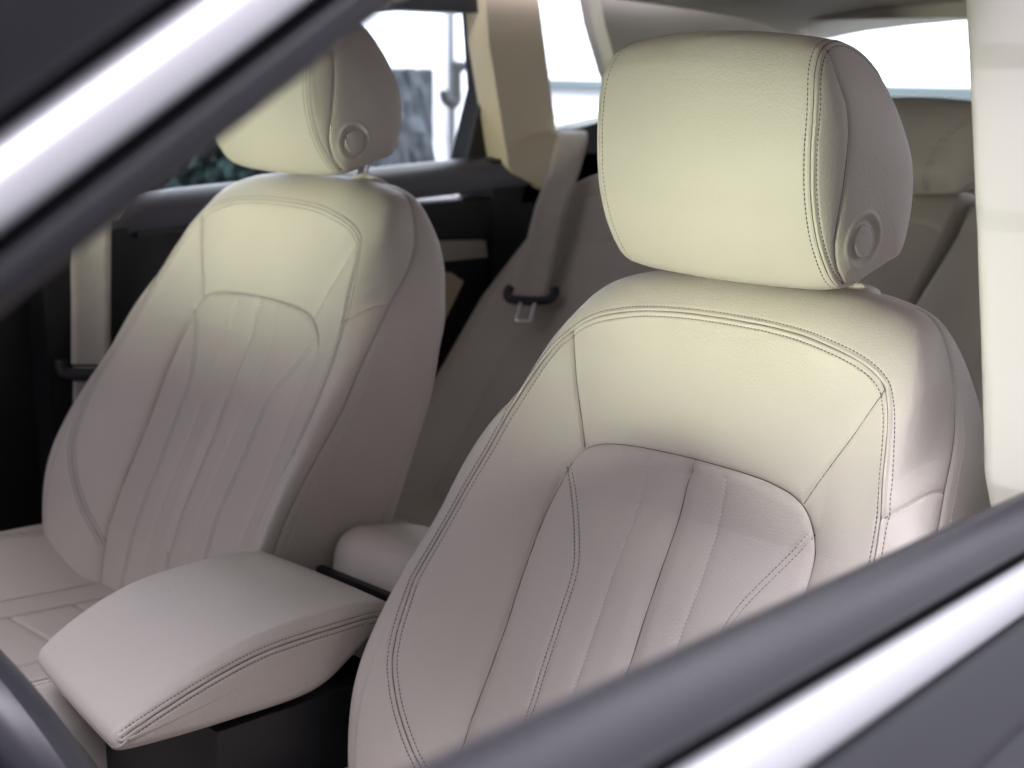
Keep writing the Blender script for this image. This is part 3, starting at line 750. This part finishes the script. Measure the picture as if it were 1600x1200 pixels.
# far side doors
LEDGEP = mat('ledge_plastic', (.09, .085, .105), .52, spec=.35, bump=[('noise', 700, .15, .0002)])
fd = empty('rear_door'); fd.parent = car; fd.location = (-.4, -.76, .8)
def ledge(name, x0, x1, parent, ys_=0):
    sec = [(.00, -.785), (.008, -.775), (.0105, -.755), (.009, -.735), (.001, -.716), (-.012, -.706), (-.03, -.703), (-.04, -.712), (-.04, -.785)]
    n = 20; G = []
    for x in np.linspace(x0, x1, n):
        zt = 1.2045 + (-(x) - 1.28) * .030
        G.append([(x, y, zt + s_) for s_, y in [*rnd_sec(sec, 40), rnd_sec(sec, 40)[0]]])
    return grid_mesh(name, np.array(G), LEDGEP, parent)
ledge('window_ledge', -.998, -1.80, fd)
box('door_card', -1.80, -1.035, -.80, -.718, .30, 1.163, BLACKP, fd, .01)
prism('lower_bead', [(-1.04, -.712, 1.163), (-1.30, -.712, 1.171), (-1.30, -.712, 1.162), (-1.04, -.712, 1.154)], (0, .012, 0), GLOSSB, fd, .003)
prism('door_pull', [(-1.30, -.715, 1.122), (-1.664, -.715, 1.098), (-1.668, -.715, 1.071), (-1.30, -.715, 1.076)], (0, .022, 0), mat('satin_trim', (.34, .32, .30), .4, bump=[('noise', 300, .1, .0002)]), fd, .005)
prism('padded_insert', [(-1.25, -.716, 1.050), (-1.595, -.716, 1.052), (-1.622, -.716, 1.035), (-1.56, -.716, .945), (-1.50, -.716, .90), (-1.25, -.716, .90)], (0, .016, 0), PLASTIC_B, fd, .006)
# frame of the far door window, its glass, the black corner piece
prism('window_frame', [(-1.712, -.79, 1.338), (-1.672, -.79, 1.218), (-1.70, -.79, 1.205), (-1.80, -.79, 1.20), (-1.80, -.79, 1.47), (-1.70, -.79, 1.47)], (0, .04, 0), BLACKP, fd, .003)
prism('frame_bead', [(-1.7085, -.752, 1.338), (-1.668, -.752, 1.218), (-1.674, -.752, 1.218), (-1.7145, -.752, 1.338)], (0, .006, 0), DASHP, fd, .001)
prism('window_frame', [(-1.80, -.79, 1.455), (-1.00, -.79, 1.470), (-1.00, -.79, 1.50), (-1.80, -.79, 1.49)], (0, .07, 0), BLACKP, fd, .004)
raw_mesh('window_glass', [(-1.03, -.775, 1.19), (-1.71, -.775, 1.20), (-1.71, -.765, 1.46), (-1.03, -.765, 1.48)], [(0, 1, 2, 3)], GLASS, fd, False)
box('door_card', -1.03, .4, -.80, -.745, .30, 1.16, BLACKP, car, .01)
ledge('window_ledge', .35, -.975, car)
raw_mesh('window_glass', [(.1, -.775, 1.16), (-.99, -.775, 1.18), (-.99, -.765, 1.47), (-.3, -.765, 1.46)], [(0, 1, 2, 3)], GLASS, car, False)
# pillars
prism('pillar_trim', [(-1.015, -.745, 1.178), (-.93, -.745, 1.165), (-.93, -.66, 1.48), (-1.03, -.66, 1.48), (-1.028, -.74, 1.20)], (0, .04, 0), PLASTIC_B, car, .008)
box('lower_pillar_trim', -1.026, -.90, -.79, -.70, .3, 1.168, BLACKP, car, .008)
# near middle pillar: broad pale trim above the sill
pz = np.linspace(1.50, 1.101, 260)
kx = [(1.101, -.898), (1.104, -.890), (1.110, -.8845), (1.125, -.8825), (1.2032, -.8925), (1.286, -.9002), (1.300, -.9000), (1.3668, -.9062), (1.388, -.9072), (1.404, -.9050), (1.50, -.9035)]
pxx = np.interp(pz, [k_[0] for k_ in kx], [k_[1] for k_ in kx])
pe = np.stack([pxx, pz * 0, pz], 1)
psec = [(0, .06), (0, .012), (-.0012, .006), (-.004, .002), (-.009, .0002), (-.02, -.0012), (-.05, -.003), (-.09, -.0036), (-.13, -.003), (-.155, .001), (-.158, .01), (-.158, .06)]
xl = np.interp(pe[:, 2], [1.10, 1.13, 1.5], [-.897, -.8885, -.9055])
PG = np.array([[(x0_ + (x - x0_) * max(0., 1 + a_ / .007) + a_, y + b_, z) for a_, b_ in psec] for (x, y, z), x0_ in zip(np.stack([pe[:, 0], .607 + (1.40 - pe[:, 2]) * .15, pe[:, 2]], 1), xl)])
lo = PG[-1:].copy(); lo[..., 2] -= .004; lo[..., 1] += .008; cap_ = lo.copy(); cap_[..., 1] = .715
grid_mesh('pillar_trim', np.concatenate([PG, lo, cap_]), mat('pale_pillar_trim', (.62, .59, .56), .6, bump=[('noise', 900, .3, .0002)]), car)
box('pillar_seal', -1.10, -.95, .67, .78, .3, 1.47, BLACKP, car, .01)
box('rear_side_lining', -2.4, -1.10, .70, .80, .30, 1.18, BLACKP, car, .01)
prism('quarter_sill', [(-1.8163, -.76, 1.2576), (-1.8616, -.76, 1.2645), (-1.9474, -.76, 1.2779), (-2.0705, -.76, 1.2954), (-2.0705, -.76, 1.15), (-1.76, -.76, 1.15)], (0, .045, 0), BLACKP, car, .006)
# far rear pillar, quarter window and tail
prism('rear_pillar_trim', [(-1.670, -.70, 1.50), (-1.679, -.70, 1.410), (-1.722, -.70, 1.212), (-1.733, -.70, 1.202), (-1.801, -.70, 1.172), (-1.832, -.70, 1.25), (-1.826, -.70, 1.29), (-1.802, -.70, 1.41), (-1.785, -.70, 1.50)], (0, -.05, 0), PLASTIC_B, car, .016, 5)
box('rear_quarter_lining', -2.35, -1.70, -.80, -.715, .30, 1.225, BLACKP, car, .01)
prism('quarter_frame', [(-1.80, -.78, 1.235), (-2.10, -.78, 1.275), (-2.10, -.78, 1.29), (-1.80, -.78, 1.262)], (0, .05, 0), BLACKP, car, .003)
prism('tail_pillar_trim', [(-1.905, -.74, 1.54), (-1.935, -.74, 1.44), (-1.972, -.74, 1.36), (-2.03, -.74, 1.27), (-2.44, -.74, 1.20), (-2.44, -.70, 1.50)], (0, .05, 0), HEADLINER, car, .008)
box('tail_header', -2.44, -2.30, -.60, .60, 1.452, 1.50, HEADLINER, car, .015)
raw_mesh('quarter_glass', [(-1.79, -.775, 1.24), (-2.06, -.775, 1.26), (-2.0, -.765, 1.47), (-1.79, -.765, 1.47)], [(0, 1, 2, 3)], GLASS, car, False)
raw_mesh('rear_glass', [(-2.46, -.62, 1.22), (-2.46, .62, 1.22), (-2.30, .55, 1.50), (-2.30, -.55, 1.50)], [(0, 1, 2, 3)], GLASS, car, False)
box('tailgate_lining', -2.50, -2.40, -.74, .74, .5, 1.285, HEADLINER, car, .01)
box('rear_shelf', -2.42, -1.92, -.74, .74, .98, 1.0, BLACKP, car, .005)

# ------------------------------------------------------------------ outside
gr = raw_mesh('ground', [(-60, -60, 0), (60, -60, 0), (60, 60, 0), (-60, 60, 0)], [(0, 1, 2, 3)], mat('concrete_ground', (.34, .34, .35), .8, bump=[('noise', 30, .4, .004)], var=(1.2, .12)), None, False)
tag(gr, kind='structure')
WHITE = mat('white_cladding', (.80, .80, .82), .5, var=(3, .02))
# ribbed white hall wall behind the car
yy = []; xx = []
for k in range(60):
    z = k * .085
    for dz, dx in ((0, 0), (.012, .012), (.070, .012), (.079, 0)): yy.append(z + dz); xx.append(dx)
G = np.array([[(-6.3 + dx, y, z) for z, dx in zip(yy, xx)] for y in (-5.59, 8)])
hw = grid_mesh('garage_wall', G, WHITE, None, smooth=False)
tag(hw, 'white ribbed garage wall seen through the rear windows', 'wall')
rl = box('wall_rail', -6.28, -6.24, -5.58, 8, 1.190, 1.235, mat('rail_grey', (.10, .12, .13), .5), None, .006)
tag(rl, 'dark grey horizontal rail across the ribbed wall, seen through the small rear side window', 'rail')
ws = box('side_wall', -8, 3, -5.75, -5.6, 0, 5, mat('pale_wall', (.66, .66, .74), .8, var=(1.5, .05)), None, .01)
tag(ws, 'pale painted yard wall seen past the far door window', 'wall')
# drain pipe with a dark hook
dp = empty('drain_pipe', (-5.80, -5.56, 0))
tag(dp, 'thin grey pipe with a dark curled hook, seen through the far rear door window', 'pipe')
PIPE = mat('pipe_grey', (.09, .09, .10), .6)
tube('pipe', [(-5.80, -5.55, 0), (-5.80, -5.55, 1), (-5.80, -5.55, 1.4), (-5.80, -5.55, 3)], .022, PIPE, dp, 12)
HK = mat('hook_black', (.004, .004, .005), .6)
hk = [(-5.80, -5.50, 1.33), (-5.79, -5.49, 1.20), (-5.78, -5.48, 1.12), (-5.73, -5.47, 1.10), (-5.68, -5.47, 1.13), (-5.67, -5.47, 1.18)]
tube('hook', resample(np.array(hk), 40), .026, HK, dp, 12)
tube('bracket', [(-5.81, -5.54, 1.31), (-5.81, -5.50, 1.31), (-5.81, -5.46, 1.31)], .03, HK, dp, 12)
# rough grey stone pier
random.seed(4)
bm = bmesh.new(); bmesh.ops.create_cube(bm, size=1)
bmesh.ops.subdivide_edges(bm, edges=bm.edges[:], cuts=14, use_grid_fill=True)
for v in bm.verts:
    v.co.x *= .46; v.co.y *= .22; v.co.z *= 1.20
    v.co += Vector((random.uniform(-.012, .012), random.uniform(-.02, .02), random.uniform(-.01, .01)))
    v.co += Vector((-5.125, -5.30, .70))
sp_ = bm_obj('stone_pier', bm, mat('grey_stone', (.035, .04, .05), .9, bump=[('noise', 9, 1, .03)], var=(7, .45)), None)
tag(sp_, 'rough grey stone pier against the pale wall, seen behind the far headrest', 'pier')
# clipped hedge
V = []; F = []; rs = np.random.RandomState(3)
for k in range(9000):
    c = np.array([rs.uniform(-4.7, -2.2), rs.uniform(-5.5, -5.0), rs.uniform(0, 1.28)])
    c[2] += .05 * math.sin(c[0] * 9) ; r = rs.uniform(.03, .07); n = rs.normal(size=3); n /= np.linalg.norm(n); t = np.cross(n, rs.normal(size=3)); t /= np.linalg.norm(t); b = np.cross(n, t)
    i = len(V); V += [c - t * r, c + b * r * .5, c + t * r, c - b * r * .5]; F.append((i, i + 1, i + 2, i + 3))
hd = raw_mesh('hedge', V, F, mat('hedge_leaf', (.020, .036, .036), .95, spec=.1, var=(3, .25)), None, False)
tag(hd, 'dark green clipped hedge, seen through the glass left of the far headrest', 'hedge')
